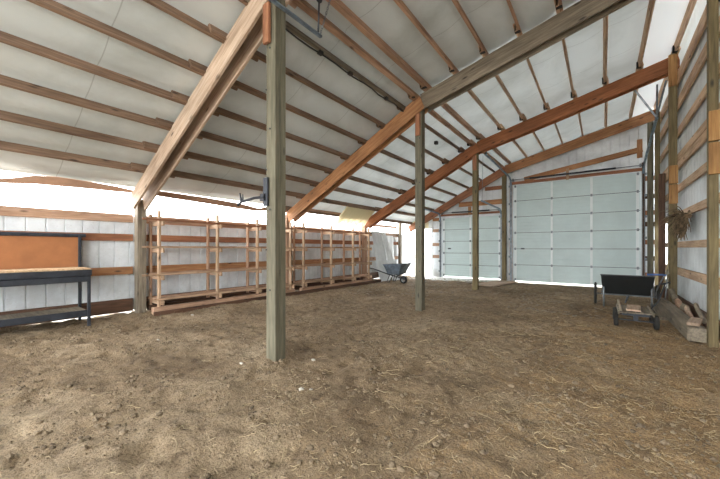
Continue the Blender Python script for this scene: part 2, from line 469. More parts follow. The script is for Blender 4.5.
for p, y in ((p1, 2.36), (p2, 6.05), (p3, 9.7)):
    for s in (-1, 1):
        q = plank('bearing_block', (XP+.0, y+s*(W+.022), ztop(XP)-.80), (XP+.0, y+s*(W+.022), ztop(XP)-.36), .10, .038, 'red', p, up=(1, 0, 0))
    for k in range(7):
        zz = .7+k*.45; bm = bmesh.new(); add_lathe(bm, [(.001, 0), (.011, .001), (.011, .006), (.001, .007)], (XP+.081, y+(-.03 if k % 2 else .035), zz), (1, 0, 0), 8)
        obj('bolt_head', bm, 'steel', p)
        bm = bmesh.new(); add_lathe(bm, [(.001, 0), (.011, -.001), (.011, -.006), (.001, -.007)], (XP+(-.03 if k % 2 else .03), y-.078, zz+.1), (0, 1, 0), 8)
        obj('bolt_head', bm, 'steel', p)
# steel gate hinge on the near post
br = empty('gate_hinge_bracket', (-3.08, 2.29, 1.80), 'dark steel gate hinge bracket sticking out of the near post', 'hinge')
box('mounting_plate', -3.06, -2.985, 2.262, 2.282, 1.74, 2.06, 'steel', br, .003)
bm = bmesh.new(); add_tube(bm, [(-3.02, 2.25, 1.84), (-3.2, 2.25, 1.845), (-3.42, 2.25, 1.825)], .017, 8); add_box(bm, -3.09, -3.02, 2.24, 2.262, 1.80, 1.88, .003)
obj('arm', bm, 'steel', br)
bm = bmesh.new(); add_tube(bm, [(-3.53, 2.25, 1.79), (-3.47, 2.25, 1.82), (-3.42, 2.25, 1.83)], .015, 8); add_tube(bm, [(-3.46, 2.25, 1.82), (-3.49, 2.25, 1.93)], .014, 8, .009)
add_tube(bm, [(-3.43, 2.25, 1.83), (-3.43, 2.25, 1.91)], .012, 8, .007)
obj('forked_hook', bm, 'steel', br)

# left wall posts
lp = [('sturdy grey timber post at the left wall under the foreground beam', 2.33, 'grey'), ('timber post at the left wall between the two lumber racks', 5.98, 'girt'),
      ('timber post at the left wall at the far end of the lumber rack', 9.66, 'girt')]
for lb, y, mt in lp:
    post(-7.11, -6.95, y+(.09 if mt == 'grey' else 0), .15, ztop(-7.04)-.05, mt, lb, group='posts along the left wall')
post(-7.12, -7.0, 12.35, .13, 2.35, 'grey', 'pale post beside the open doorway in the far left corner', group='posts along the left wall')

# right wall posts
rp = [(1.088, 1.175, 6.02, .14, 'green-tinted timber post at the right edge with orange splice plates', 'olive'),
      (1.135, 1.262, 9.46, .16, 'full-height olive timber post behind the stacked timbers on the right wall', 'olive')]
for x0, x1, y, d, lb, mt in rp:
    e = post(x0, x1, y, d, ztop(1.1)-.02, mt, lb, group='posts along the right wall')
    plank('splice_plate', ((x0+x1)/2, y-d/2-.02, 2.62), ((x0+x1)/2, y-d/2-.02, 3.0), x1-x0+.012, .036, 'ochre', e, up=(1, 0, 0))
    plank('splice_plate', ((x0+x1)/2, y-d/2-.02, 2.2), ((x0+x1)/2, y-d/2-.02, 2.6), x1-x0+.012, .036, 'ochre', e, up=(1, 0, 0))
    plank('splice_plate', ((x0+x1)/2-.01, y-d/2-.02, ztop(1.15)-.72), ((x0+x1)/2-.01, y-d/2-.02, ztop(1.15)-.06), x1-x0+.01, .036, 'ochre', e, up=(1, 0, 0))
for x0, x1, y, z0, z1, mt, lb in ((1.12, 1.24, 10.85, -.2, 3.1, 'darkwood', 'short brown stud against the right wall beyond the olive post'),
                              (1.13, 1.235, 11.7, -.2, 4.9, 'olive', 'tall grey-green post on the right wall near the far corner'),
                              (1.10, 1.24, 13.1, -.2, 5.3, 'post', 'corner post at the right end of the garage door wall')):
    post(x0, x1, y, .12, z1, mt, lb, group='posts along the right wall', z0=z0)

# ---- roof beams: paired boards bolted either side of the posts
def pair(yc, mat_l, mat_r, fr, single=False):
    sides = (-1,) if single else (-1, 1)
    e = empty('roof_beam', (XP, yc, ztop(XP)-.3), None, 'beam', 'paired roof beams')
    e['label'] = f'{fr[0]} sloping down to the left wall'
    h = .295
    for s in sides:
        y = yc + s*W*(1.22)
        a = Vector((-7.02, y, ztop(-7.02))); b = Vector((XP+.03, y, ztop(XP)))
        n = Vector((-.51, 0, 1)).normalized()
        plank('plank', a-n*h/2, b-n*h/2, h, .04, mat_l, e, up=n)
    e2 = empty('roof_beam', (XP, yc, ztop(XP)-.3), None, 'beam', 'paired roof beams')
    e2['label'] = f'{fr[0]} rising to the right wall'
    for s in sides:
        y = yc + s*W*(1.22)
        n = Vector((-.25, 0, 1)).normalized()
        a = Vector((XP+.06, y, ztop(XP+.05))); b = Vector((1.29, y, ztop(1.29)))
        plank('plank', a-n*(h+.02)/2, b-n*(h+.02)/2, h+.02, .04, mat_r, e2, up=n)
pair(2.36, 'pale', 'pale', ('nearest pale paired roof beam over the foreground post',))
pair(6.05, 'orange', 'grey', ('second paired roof beam over the mid barn post',))
pair(9.7, 'deep', 'deep', ('third orange paired roof beam nearest the garage doors',))
pair(13.1, 'red', 'orange', ('single end-wall roof board above the garage doors',), single=True)

# ---- purlins, lapped over each beam
bays = [(-3.95, 2.75, 'nearest bay'), (2.05, 6.42, 'bay behind the foreground post'), (5.75, 10.05, 'third bay, past the mid post'), (9.4, 13.2, 'farthest bay by the garage doors')]
for bi, (y0, y1, bn) in enumerate(bays):
    for i, px in enumerate(pur_x):
        left = px < XP+.01
        nrm = Vector((-.51 if left else -.25, 0, 1)).normalized()
        xx = px + (.0 if bi % 2 == 0 else .042)
        zb = ztop(xx if not (left and xx > XP) else XP)+.001
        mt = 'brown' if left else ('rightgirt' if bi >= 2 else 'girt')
        if left and i == 7 and bi == 1: mt = 'grey'
        if i in (8, 9): mt = 'girt'
        t = .04 if i not in (8, 9) else .075
        a = Vector((xx, y0, zb+PH/2)); b = Vector((xx, y1, zb+PH/2))
        if bi == 0 and i > 12: continue
        if i == 0 and bi < 2: continue          # the eave boards stand here
        o = plank('roof_purlin', a, b, PH*.98, t, mt, up=nrm)
        side = f'{ORD[i]} purlin up from the left eave' if left else f'{ORD[i-9]} purlin right of the interior post row'
        props(o, f'{side} in the {bn}', 'purlin', 'roof purlins')
        if bi in (1, 2) and i > 1:
            bmx = bmesh.new(); yy = y1-.62
            add_box(bmx, xx-t/2-.032, xx-t/2-.001, yy-.05, yy+.05, zb-.005, zb+.12, .002)
            add_box(bmx, xx-t/2-.032, xx+t/2+.012, yy-.03, yy+.03, zb-.014, zb-.001, .002)
            me_o = obj('metal_tie', bmx, 'black', None)
            wl = me_o.location.copy(); me_o.parent = o
            me_o.matrix_parent_inverse = Matrix.LocRotScale(o.location, o.rotation_quaternion, None).inverted(); me_o.location = wl

# ---- girts on the left wall
lg = [(1.75, 1.90, 'girt', 'top'), (1.40, 1.53, 'red', 'upper middle'), (.78, .92, 'orange', 'lower middle'), (.08, .32, 'darkwood', 'bottom splash')]
for a, b, bn in ((-3.9, 2.33, 'behind the workbench'), (2.36, 5.98, 'behind the near lumber rack'), (6.0, 9.66, 'behind the far lumber rack'), (9.7, 12.3, 'behind the wheelbarrow')):
    for z0, z1, mt, hn in lg:
        if a > 9 and mt == 'orange': mt = 'girt'
        o = plank('wall_girt', (-7.14, a, (z0+z1)/2), (-7.14, b, (z0+z1)/2), z1-z0, .04, mt)
        props(o, f'{hn} horizontal wall board {bn}', 'board', 'left wall boards')
# eave purlin: wavy lower edge where insulation drapes over it
for a, b, bn in ((-3.9, 2.26, 'above the workbench'), (2.46, 5.92, 'above the near lumber rack')):
    bm = bmesh.new(); n = 24; rows = []
    for i in range(n+1):
        y = a+(b-a)*i/n; t = i/n
        yy = (y-(.45 if a < 0 else 2.4))/2.0 if a < 0 else (y-2.4)/3.5
        tab = ((-4, 2.34, 2.24), (-.2, 2.36, 2.26), (.55, 2.21, 2.19), (.9, 2.37, 2.25), (1.26, 2.40, 2.26), (1.64, 2.39, 2.275), (2.07, 2.36, 2.28), (2.3, 2.33, 2.29), (2.45, 2.38, 2.30), (2.8, 2.385, 2.28), (3.62, 2.37, 2.25), (4.47, 2.33, 2.21), (5.0, 2.26, 2.20), (5.3, 2.36, 2.24), (6.5, 2.38, 2.26))
        for (ya, ta, ba), (yb, tb, bb) in zip(tab, tab[1:]):
            if ya <= y <= yb:
                q = (y-ya)/(yb-ya); top = ta+(tb-ta)*q; bot = ba+(bb-ba)*q
        rows.append([bm.verts.new((x_, y, z_)) for x_, z_ in ((-6.95, bot), (-6.91, bot), (-6.91, top), (-6.95, top))])
    for r0, r1 in zip(rows, rows[1:]):
        for k in range(4): bm.faces.new((r0[k], r0[(k+1) % 4], r1[(k+1) % 4], r1[k]))
    bm.faces.new(rows[0][::-1]); bm.faces.new(rows[-1])
    bmesh.ops.recalc_face_normals(bm, faces=bm.faces)
    props(obj('eave_board', bm, 'eave'), f'uneven brown eave board hanging over the open gap {bn}', 'board')
o = plank('eave_board', (-6.93, 6.45, 2.37), (-6.93, 8.25, 2.36), .14, .04, 'girt'); props(o, 'broken stub of eave board above the far lumber rack', 'board')
o = plank('eave_board', (-7.14, 9.8, 2.16), (-7.14, 12.2, 2.16), .10, .04, 'girt'); props(o, 'short eave board over the leaning white panels', 'board')
# torn insulation
bm = bmesh.new(); n = 30; f0 = []
for i in range(n+1):
    y = 8.0+1.52*i/n; q1 = noise.noise(Vector((y*5, 3, 0))); q2 = noise.noise(Vector((y*17, 3, 0)))
    drop = .16*q1+.07*q2-.04; lift = .03*noise.noise(Vector((y*6, 9, 0)))
    f0.append([bm.verts.new(p) for p in ((-6.99, y, 2.16+drop), (-6.95, y, 2.14+drop), (-6.72, y, 2.33+lift), (-6.46, y, 2.60+lift*.4), (-6.47, y, 2.63+lift*.4), (-6.76, y, 2.38+lift))])
for a, b in zip(f0, f0[1:]):
    for k in range(6): bm.faces.new((a[k], a[(k+1) % 6], b[(k+1) % 6], b[k]))
bm.faces.new(f0[0][::-1]); bm.faces.new(f0[-1]); bmesh.ops.recalc_face_normals(bm, faces=bm.faces)
props(obj('torn_insulation', bm, 'cream'), 'ragged cream strip of torn insulation hanging at the eave over the far rack', 'insulation')

# ---- girts on the right wall
rg = [(.71, .86), (1.28, 1.40), (1.89, 2.02), (2.44, 2.58), (2.93, 3.075), (3.085, 3.23), (3.62, 3.77), (4.19, 4.40), (4.72, 4.96)]
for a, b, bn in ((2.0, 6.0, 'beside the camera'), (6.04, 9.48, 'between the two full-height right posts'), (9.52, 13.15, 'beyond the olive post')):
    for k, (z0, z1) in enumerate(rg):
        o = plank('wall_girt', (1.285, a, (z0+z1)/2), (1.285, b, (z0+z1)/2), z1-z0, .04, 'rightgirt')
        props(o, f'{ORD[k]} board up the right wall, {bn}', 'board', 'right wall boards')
    o = plank('wall_girt', (1.29, a, .14), (1.29, b, .14), .25, .04, 'darkwood')
    props(o, f'dark bottom splash board on the right wall {bn}', 'board', 'right wall boards')

# ---- far wall framing
def fboard(p0, p1, w, mt, label, t=.04, y=13.2, up=(0, 0, 1), name='wall_girt'):
    o = plank(name, (p0[0], y, p0[1]), (p1[0], y, p1[1]), w, t, mt, up=up)
    return props(o, label, 'board', 'far wall boards')
fboard((-2.3, 3.80), (1.0, 4.32), .17, 'orange', 'sloping orange board above the large garage door')
fboard((.93, 4.62), (.93, 4.05), .13, 'orange', 'short upright orange board right of the sloping header board', up=(1, 0, 0), y=13.15)
fboard((-.95, 3.62), (-.95, 4.0), .08, 'rack', 'small upright cleat over the middle of the large garage door', up=(1, 0, 0), y=13.17)
fboard((-4.75, 3.06), (-3.05, 3.06), .19, 'orange', 'wide level board above the small garage door')
fboard((-3.7, 3.60), (-3.05, 3.60), .14, 'red', 'upper short board under the end rafter, left of the middle post')
fboard((-4.3, 2.62), (-4.3, 2.95), .12, 'orange', 'short upright block above the small garage door', up=(1, 0, 0), y=13.17)
for k, z in enumerate((.9, 1.42, 2.02, 2.5)):
    fboard((-5.92, z), (-5.62, z), .13, 'orange' if k == 3 else 'girt', f'{ORD[k]} short block up between the open doorway and the small garage door')
fboard((-5.93, 0), (-5.93, 2.5), .06, 'white', 'white jamb on the right of the open doorway', up=(1, 0, 0))
for k, z in enumerate((.45, .95, 1.45, 2.0, 2.35, 2.85, 3.4)):
    fboard((1.06, z), (1.28, z), .14, 'darkwood' if k % 2 else 'red', f'{ORD[k]} short dark block up in the right corner by the garage door')
fboard((1.02, 0), (1.02, 3.9), .08, 'darkwood', 'dark upright jamb right of the large garage door', up=(1, 0, 0), y=13.17)
fboard((-2.75, 0), (-2.75, 3.75), .09, 'red', 'brown upright jamb left of the large garage door', up=(1, 0, 0), y=13.19)
fboard((-2.8, 3.70), (1.05, 3.70), .10, 'red', 'level head board along the top of the large garage door')
fboard((-5.55, 2.66), (-3.05, 2.66), .08, 'red', 'thin level head board along the top of the small garage door')
fboard((-3.03, .05), (-3.03, 2.6), .05, 'darkwood', 'dark upright jamb right of the small garage door', up=(1, 0, 0))
# pale boxed panel over the doorway
props(box('header_panel', -6.95, -6.15, 13.18, 13.275, 2.14, 2.55, 'cream'), 'pale boxed panel above the open doorway in the far left corner', 'panel')

# ---- garage doors
def garage(name, x0, x1, z0, sh, ns, stiles, y=13.22):
    e = empty(name, ((x0+x1)/2, y, z0), None, None, kind='structure')
    for i in range(ns):
        a = z0+i*sh; bm = bmesh.new()
        # ribbed skin: shallow horizontal ribs
        prof = [(a+.006, 0)]; nr = 5
        for k in range(1, nr):
            zc = a+sh*k/nr
            prof += [(zc-.012, 0), (zc-.006, .006), (zc+.006, .006), (zc+.012, 0)]
        prof += [(a+sh-.006, 0)]
        rows = [[bm.verts.new((x, y-d, z)) for x in (x0, x1)] for z, d in prof]
        for r0, r1 in zip(rows, rows[1:]): bm.faces.new((r0[0], r0[1], r1[1], r1[0]))
        add_box(bm, x0, x1, y+.002, y+.04, a+.0, a+sh)
        add_box(bm, x0, x1, y-.009, y-.001, a+.004, a+.022, .002)
        add_box(bm, x0, x1, y-.009, y-.001, a+sh-.022, a+sh-.004, .002)
        s = obj('door_section', bm, 'doorskin', e)
        if i: q = box('joint_seal', x0, x1, y-.013, y-.0095, a-.007, a+.007, 'steel', None, 0); q.location -= (e.location + s.location); q.parent = s
        for sx in stiles:
            w = .035 if x0+.1 < sx < x1-.1 else .045
            bm = bmesh.new(); add_box(bm, sx-w, sx+w, y-.030, y-.019, a+.01, a+sh-.01, .002)
            q = obj('stile', bm, 'stile', None); q.location -= (e.location + s.location); q.parent = s
    for i in range(ns+1):
        zz = z0+i*sh
        for sx in stiles:
            if i in (0, ns) and x0+.1 < sx < x1-.1: continue
            zz2 = zz + (.05 if i == 0 else -.05 if i == ns else 0)
            bm = bmesh.new(); add_box(bm, sx-.028, sx+.028, y-.040, y-.031, zz2-.042, zz2+.042, .002)
            add_tube(bm, [(sx-.034, y-.045, zz2), (sx+.034, y-.045, zz2)], .011, 8)
            obj('hinge', bm, 'galv', e)
    return e
gd1 = garage('door_1', -5.46, -3.10, .08, .49, 5, (-5.40, -4.28, -3.16))
gd2 = garage('door_2', -2.66, .95, .05, .595, 6, (-2.60, -1.42, -.28, .89))
for e, hx in ((gd1, -5.15), (gd2, -2.35)):
    bm = bmesh.new(); add_box(bm, hx-.06, hx+.06, 13.16, 13.188, 1.22, 1.27, .004); obj('lock_handle', bm, 'steel', e)

def track(label, x, z1, y_end, z_end, side):
    e = empty('door_track', (x, 13.12, 0), label, 'door track', 'garage door tracks')
    bm = bmesh.new(); add_box(bm, x-.028, x-.022, 13.10, 13.15, .03, z1-.3); add_box(bm, x+.022, x+.028, 13.10, 13.15, .03, z1-.3); add_box(bm, x-.028, x+.028, 13.15, 13.155, .03, z1-.3)
    obj('upright_rail', bm, 'galv', e)
    for k in range(6):
        zz = .25+k*(z1-.6)/5; box('mounting_bracket', x+side*.03, x+side*.075, 13.10, 13.155, zz, zz+.07, 'galv', e, .002)
    bm = bmesh.new(); pts = [(x, 13.13, z1-.3)]
    for k in range(7):
        a = math.pi/2*k/6; pts.append((x, 13.13-.30*(1-math.cos(a)), z1-.3+.30*math.sin(a)))
    pts.append((x, y_end, z_end)); add_tube(bm, pts, .032, 8)
    obj('curved_rail', bm, 'bluesteel', e)
    return e
t1 = track('blue-grey overhead rail on the right of the large garage door', 1.02, 3.85, 10.15, 4.30, 1)
t2 = track('overhead rail on the left of the large garage door', -2.74, 3.90, 9.85, 4.02, -1)
t3 = track('overhead rail on the right of the small garage door', -3.08, 2.74, 10.6, 2.78, 1)
t4 = track('overhead rail on the left of the small garage door', -5.53, 2.74, 11.6, 2.78, -1)
# hanging straps of the right rail
for a in ((.62, 9.9, 5.0), (1.02, 10.0, 5.05), (1.16, 9.9, 5.06)):
    tube('hanger_strap', [(1.02, 10.17, 4.31), (a[0], a[1]+.1, a[2])], .02, 'galv', t1, 6)
tube('hanger_strap', [(-2.74, 9.9, 4.02), (-2.74, 9.85, 4.34)], .02, 'galv', t2, 6)
tube('hanger_strap', [(-3.08, 10.65, 2.78), (-3.08, 10.75, 4.25)], .006, 'galv', t3, 6)
for lb, x0, x1, z, s0, s1 in (('dark torsion spring bar above the large garage door', -2.72, 1.0, 3.80, -2.1, .35), ('dark torsion spring bar above the small garage door', -5.5, -3.1, 2.74, -5.0, -3.5)):
    e = empty('torsion_bar', ((x0+x1)/2, 13.06, z), lb, 'spring bar')
    tube('shaft', [(x0, 13.06, z), (x1, 13.06, z)], .014, 'galv', e, 8)
    tube('spring', [(s0, 13.06, z), (s1, 13.06, z)], .030, 'steel', e, 10)
    for s in (x0+.06, x1-.06):
        bm = bmesh.new(); add_lathe(bm, [(.03, -.02), (.055, -.022), (.055, .022), (.03, .02)], (s, 13.06, z), (1, 0, 0), 16); obj('cable_drum', bm, 'galv', e)

# ---- ridge fixture: steel channel on chain
e = empty('hanging_steel_channel', (-2.75, 2.87, 3.83), 'blue-grey steel channel hung by a rod and chain beside the near post top', 'channel')
bm = bmesh.new()
add_box(bm, -2.770, -2.765, .2, 2.88, 3.84, 3.865); add_box(bm, -2.735, -2.730, .2, 2.88, 3.84, 3.865); add_box(bm, -2.770, -2.730, .2, 2.88, 3.84, 3.845)
obj('channel', bm, 'bluesteel', e)
tube('drop_rod', [(-2.75, 2.83, 3.85), (-2.75, 2.85, 4.39)], .011, 'steel', e, 8)
bm = bmesh.new(); A = Vector((-2.75, 2.86, 3.86)); B = Vector((-2.72, 3.02, 4.40)); n = 16
for k in range(n):
    c = A.lerp(B, (k+.5)/n); d = (B-A).normalized(); u = d.cross(Vector((1, 0, 0) if k % 2 else (0, 1, 0))).normalized(); pts = []
    for j in range(9):
        a = 2*math.pi*j/8; pts.append(c + d*math.cos(a)*.022 + u*math.sin(a)*.012)
    add_tube(bm, pts, .004, 5)
obj('chain', bm, 'galv', e)
bm = bmesh.new(); add_lathe(bm, [(.012, -.012), (.05, -.012), (.055, 0), (.05, .012), (.012, .012)], (-2.75, 2.84, 4.30), (1, 0, 0), 12); obj('pulley', bm, 'steel', e)
bm = bmesh.new(); pts = [(-3.30+.02*math.sin(k*1.7), 2.5+k*.25, ztop(-3.32)-.01-.012*abs(math.sin(k*2.1))) for k in range(15)]
add_tube(bm, pts, .012, 6)
for yy in (3.4, 4.1, 5.2): add_box(bm, -3.33, -3.27, yy, yy+.08, ztop(-3.32)-.03, ztop(-3.32)+.02, .003)
props(obj('electric_cable', bm, 'black', smooth=False), 'dark cable clipped along a grey purlin behind the near post', 'cable')
props(box('junction_box', -3.55, -3.47, 8.0, 8.1, ztop(-3.5)-.03, ztop(-3.5)+.05, 'black'), 'small black electrical box on a purlin between second and third beams', 'electrical box')

# ---- workbench
wb = empty('workbench', (-6.78, .6, .05), 'dark steel workbench with brown hardboard back panel and wood top', 'workbench')
x0, x1, y0, y1 = -7.06, -6.50, -.35, 1.55
for xx in (x0+.02, x1-.02):
    for yy in (y0+.02, y1-.02):
        top = 1.50 if xx < -6.8 else .93
        bm = bmesh.new(); add_box(bm, xx-.02, xx+.02, yy-.02, yy+.02, .035, top, .003)
        lg_ = obj('leg', bm, 'steel', wb)
bm = bmesh.new(); add_box(bm, x0, x1+.01, y0, y1, .925, .955, .003); obj('worktop', bm, 'bench', wb)
bm = bmesh.new(); add_box(bm, x1-.005, x1+.012, y0-.01, y1+.01, .835, .93, .003); add_box(bm, x0, x1, y1-.005, y1+.012, .835, .93, .003); obj('apron', bm, 'steel', wb)
bm = bmesh.new(); add_box(bm, x0+.1, x1+.004, y0+.04, y1-.03, .74, .83, .006); d = obj('drawer', bm, 'steel', wb)
box('back_panel', x0-.002, x0+.008, y0, y1-.04, .955, 1.45, 'board', wb, .001)
bm = bmesh.new(); add_box(bm, x0-.02, x0+.03, y0, y1+.06, 1.455, 1.51, .004); obj('top_rail', bm, 'steel', wb)
bm = bmesh.new(); add_box(bm, x0+.03, x1-.03, y0, y1-.04, .265, .290, .003); s = obj('lower_shelf', bm, 'grey', wb)
bm = bmesh.new(); add_box(bm, x1-.03, x1-.012, y0, y1-.02, .20, .293, .003); add_box(bm, x0+.02, x1-.02, y1-.04, y1-.025, .215, .275, .003); obj('shelf_lip', bm, 'steel', wb)

# ---- lumber racks
def rack(label, ys, gx=-6.66):
    e = empty('lumber_rack', (-6.85, ys[0], .03), label, 'rack', 'lumber racks along the left wall')
    a, b = ys[0]-.06, ys[-1]+.10
    xb = -7.055
    for i, y in enumerate(ys):
        h = .02*R.uniform(-1, 1)
        plank('front_upright', (gx, y, .16), (gx+.01*R.uniform(-1, 1), y, 1.97+h), .078, .040, 'rack', e, up=(1, 0, 0))
        plank('back_upright', (xb, y, .16), (xb, y, 1.93+h), .075, .040, 'girt', e, up=(1, 0, 0))
        for z in (1.77, 1.26, .745, .275):
            q = plank('cross_arm', (xb-.03, y+.040, z-.035), (gx+.10, y+.040, z-.035), .085, .036, 'rack', e)
    for k, z in enumerate((1.80, 1.29, .775, .31)):
        plank('front_rail', (gx+.060, a-.24*(k < 3), z), (gx+.060, b, z-.02), .036, .035, 'red' if k == 0 else 'rack', e)
        plank('back_rail', (xb+.075, a, z), (xb+.075, b, z), .036, .07, 'girt' if k != 1 else 'red', e)
    plank('bottom_board', (gx-.10, a, .31), (gx-.10, b, .305), .03, .14, 'girt', e)
    plank('base_timber', (gx+.02, a-.06, .095), (gx+.02, b, .095), .15, .11, 'girt', e)
    plank('base_timber', (xb+.04, a-.0, .115), (xb+.04, b, .115), .10, .09, 'darkwood', e)
    return e
rack('long empty lumber rack of open framing left of the foreground post', (2.60, 3.75, 4.76, 5.80))
rack('farther empty lumber rack of redder framing beyond the foreground post', (6.27, 7.42, 8.50, 9.42))
# long curb board in front of the racks
o = plank('curb_board', (-6.50, 2.45, .06), (-6.46, 9.9, .08), .09, .04, 'darkwood'); props(o, 'long dark curb board lying on edge in front of the lumber racks', 'board')

# ---- leaning white panels
def panel(bl, br_, tr, tl, t, label, mt='white'):
    bm = bmesh.new(); q = [Vector(p) for p in (bl, br_, tr, tl)]
    nrm = (q[1]-q[0]).cross(q[3]-q[0]).normalized()*t
    n = 7; F = []; B = []
    for i in range(n):
        u = i/(n-1); off = nrm*(.9 if i % 2 else 0)
        F.append((bm.verts.new(q[0].lerp(q[1], u)+off), bm.verts.new(q[3].lerp(q[2], u)+off)))
        B.append((bm.verts.new(q[0].lerp(q[1], u)-nrm), bm.verts.new(q[3].lerp(q[2], u)-nrm)))
    for i in range(n-1):
        bm.faces.new((F[i][0], F[i+1][0], F[i+1][1], F[i][1])); bm.faces.new((B[i+1][0], B[i][0], B[i][1], B[i+1][1]))
        bm.faces.new((F[i][0], B[i][0], B[i+1][0], F[i+1][0])); bm.faces.new((F[i+1][1], B[i+1][1], B[i][1], F[i][1]))
    bm.faces.new((F[0][0], F[0][1], B[0][1], B[0][0])); bm.faces.new((F[-1][1], F[-1][0], B[-1][0], B[-1][1]))
    bmesh.ops.recalc_face_normals(bm, faces=bm.faces)
    props(obj('metal_panel', bm, mt), label, 'panel', 'leaning metal panels')
panel((-6.46, 9.85, .05), (-6.38, 10.5, .05), (-6.92, 10.6, 1.9), (-6.96, 10.0, 1.92), .012, 'widest white metal panel leaning on the wall at the end of the rack')
panel((-6.28, 10.45, .05), (-6.2, 10.85, .05), (-6.90, 10.9, 1.88), (-6.92, 10.62, 1.88), .012, 'narrow white metal panel leaning behind the wheelbarrow')
panel((-6.95, 10.9, .06), (-6.93, 11.75, .06), (-7.06, 11.75, 1.78), (-7.07, 10.95, 1.78), .012, 'grey upright metal panel behind the wheelbarrow handles')

# ---- wheelbarrow
bw = empty('wheelbarrow', (-5.95, 10.1, .0), 'blue-grey wheelbarrow parked in front of the leaning white panels', 'wheelbarrow')
bm = bmesh.new(); yc = 10.15
def ringv(x0, x1, hw, z, zt=0, n=6): 
    return [Vector((x0, yc-hw, z)), Vector(((x0+x1)/2, yc-hw*1.04, z)), Vector((x1, yc-hw, z+zt)), Vector((x1+.03, yc, z+zt)), Vector((x1, yc+hw, z+zt)), Vector(((x0+x1)/2, yc+hw*1.04, z)), Vector((x0, yc+hw, z)), Vector((x0-.02, yc, z))]
rings = [ringv(-6.08, -5.78, .16, .31), ringv(-6.18, -5.70, .26, .36, .02), ringv(-6.30, -5.56, .33, .68, .05), ringv(-6.33, -5.53, .345, .685, .05), ringv(-6.31, -5.55, .335, .66, .05), ringv(-6.17, -5.72, .25, .375, .02), ringv(-6.06, -5.80, .15, .325)]
vr = [[bm.verts.new(p) for p in r] for r in rings]
for a, b in zip(vr, vr[1:]):
    for k in range(8): bm.faces.new((a[k], a[(k+1) % 8], b[(k+1) % 8], b[k]))
bm.faces.new(vr[0][::-1]); bm.faces.new(vr[-1])
bmesh.ops.recalc_face_normals(bm, faces=bm.faces)
obj('tray', bm, 'barrow', bw, smooth=False)
for s in (-1, 1):
    tube('handle', [(-6.98, yc+s*.30, .53), (-6.75, yc+s*.29, .50), (-6.2, yc+s*.20, .33), (-5.85, yc+s*.10, .24), (-5.58, yc+s*.06, .16)], .019, 'steel', bw, 8)
    tube('leg', [(-6.12, yc+s*.19, .31), (-6.22, yc+s*.22, .035), (-6.14, yc+s*.22, .03), (-6.0, yc+s*.16, .28)], .013, 'steel', bw, 8)
    tube('brace', [(-5.56, yc+s*.06, .18), (-5.66, yc+s*.12, .38)], .012, 'steel', bw, 8)
wheel(bw, (-5.66, yc, .14), (0, 1, 0), .14, .09, 'rubber', 'galv', 6)

# ---- big black two-wheeled cart
ct = empty('garden_cart', (.42, 9.2, 0), 'large black tub garden cart with two thin wheels in front of the garage door', 'cart')
bm = bmesh.new()
def cr(x0, x1, y0, y1, z, zb=None):
    zb = z if zb is None else zb
    return [bm.verts.new(p) for p in ((x0, y0, z), (x1, y0, z), (x1, y1, zb), (x0, y1, zb))]
rs = [cr(.01, .80, 8.74, 9.32, .30), cr(-.02, .84, 8.62, 9.60, .69, .63), cr(-.035, .855, 8.60, 9.62, .69, .63), cr(-.035, .855, 8.60, 9.62, .71, .65), cr(.005, .815, 8.645, 9.575, .71, .65), cr(.04, .77, 8.77, 9.30, .32)]
for a, b in zip(rs, rs[1:]):
    for k in range(4): bm.faces.new((a[k], a[(k+1) % 4], b[(k+1) % 4], b[k]))
bm.faces.new(rs[0][::-1]); bm.faces.new(rs[-1])
bmesh.ops.recalc_face_normals(bm, faces=bm.faces)
ed = [e_ for e_ in bm.edges]; bmesh.ops.bevel(bm, geom=ed, offset=.008, segments=2, affect='EDGES')
obj('tub', bm, 'black', ct)
bm = bmesh.new()
for yy in (8.80, 9.28): add_tube(bm, [(-.02, yy, .275), (.86, yy, .275)], .014, 8)
for xx in (.05, .8): add_tube(bm, [(xx, 8.78, .275), (xx, 9.32, .275)], .014, 8)
add_tube(bm, [(.45, 8.82, .27), (.40, 8.95, .10), (.45, 9.1, .27)], .012, 8)
obj('frame', bm, 'galv', ct)
for xx in (.03, .80):
    tube('leg', [(xx, 8.72, .60), (xx, 8.70, .28), (xx, 8.68, .02)], .017, 'galv', ct, 8)
wheel(ct, (-.12, 9.15, .245), (1, 0, 0), .25, .05, 'rubber', 'galv', 10)
wheel(ct, (.93, 9.15, .245), (1, 0, 0), .25, .05, 'rubber', 'galv', 10)
tube('axle', [(-.12, 9.15, .245), (.93, 9.15, .245)], .012, 'steel', ct, 8)
bm = bmesh.new(); add_tube(bm, [(.72, 8.62, .74), (.95, 8.62, .745), (1.0, 8.62, .74)], .017, 8); obj('handle_grip', bm, 'bluecap', ct)
bm = bmesh.new(); add_tube(bm, [(.98, 8.62, .74), (.90, 8.75, .5), (.85, 8.82, .28)], .012, 8); add_tube(bm, [(.74, 8.62, .74), (.83, 8.72, .5), (.85, 8.8, .28)], .012, 8); obj('handle', bm, 'galv', ct)

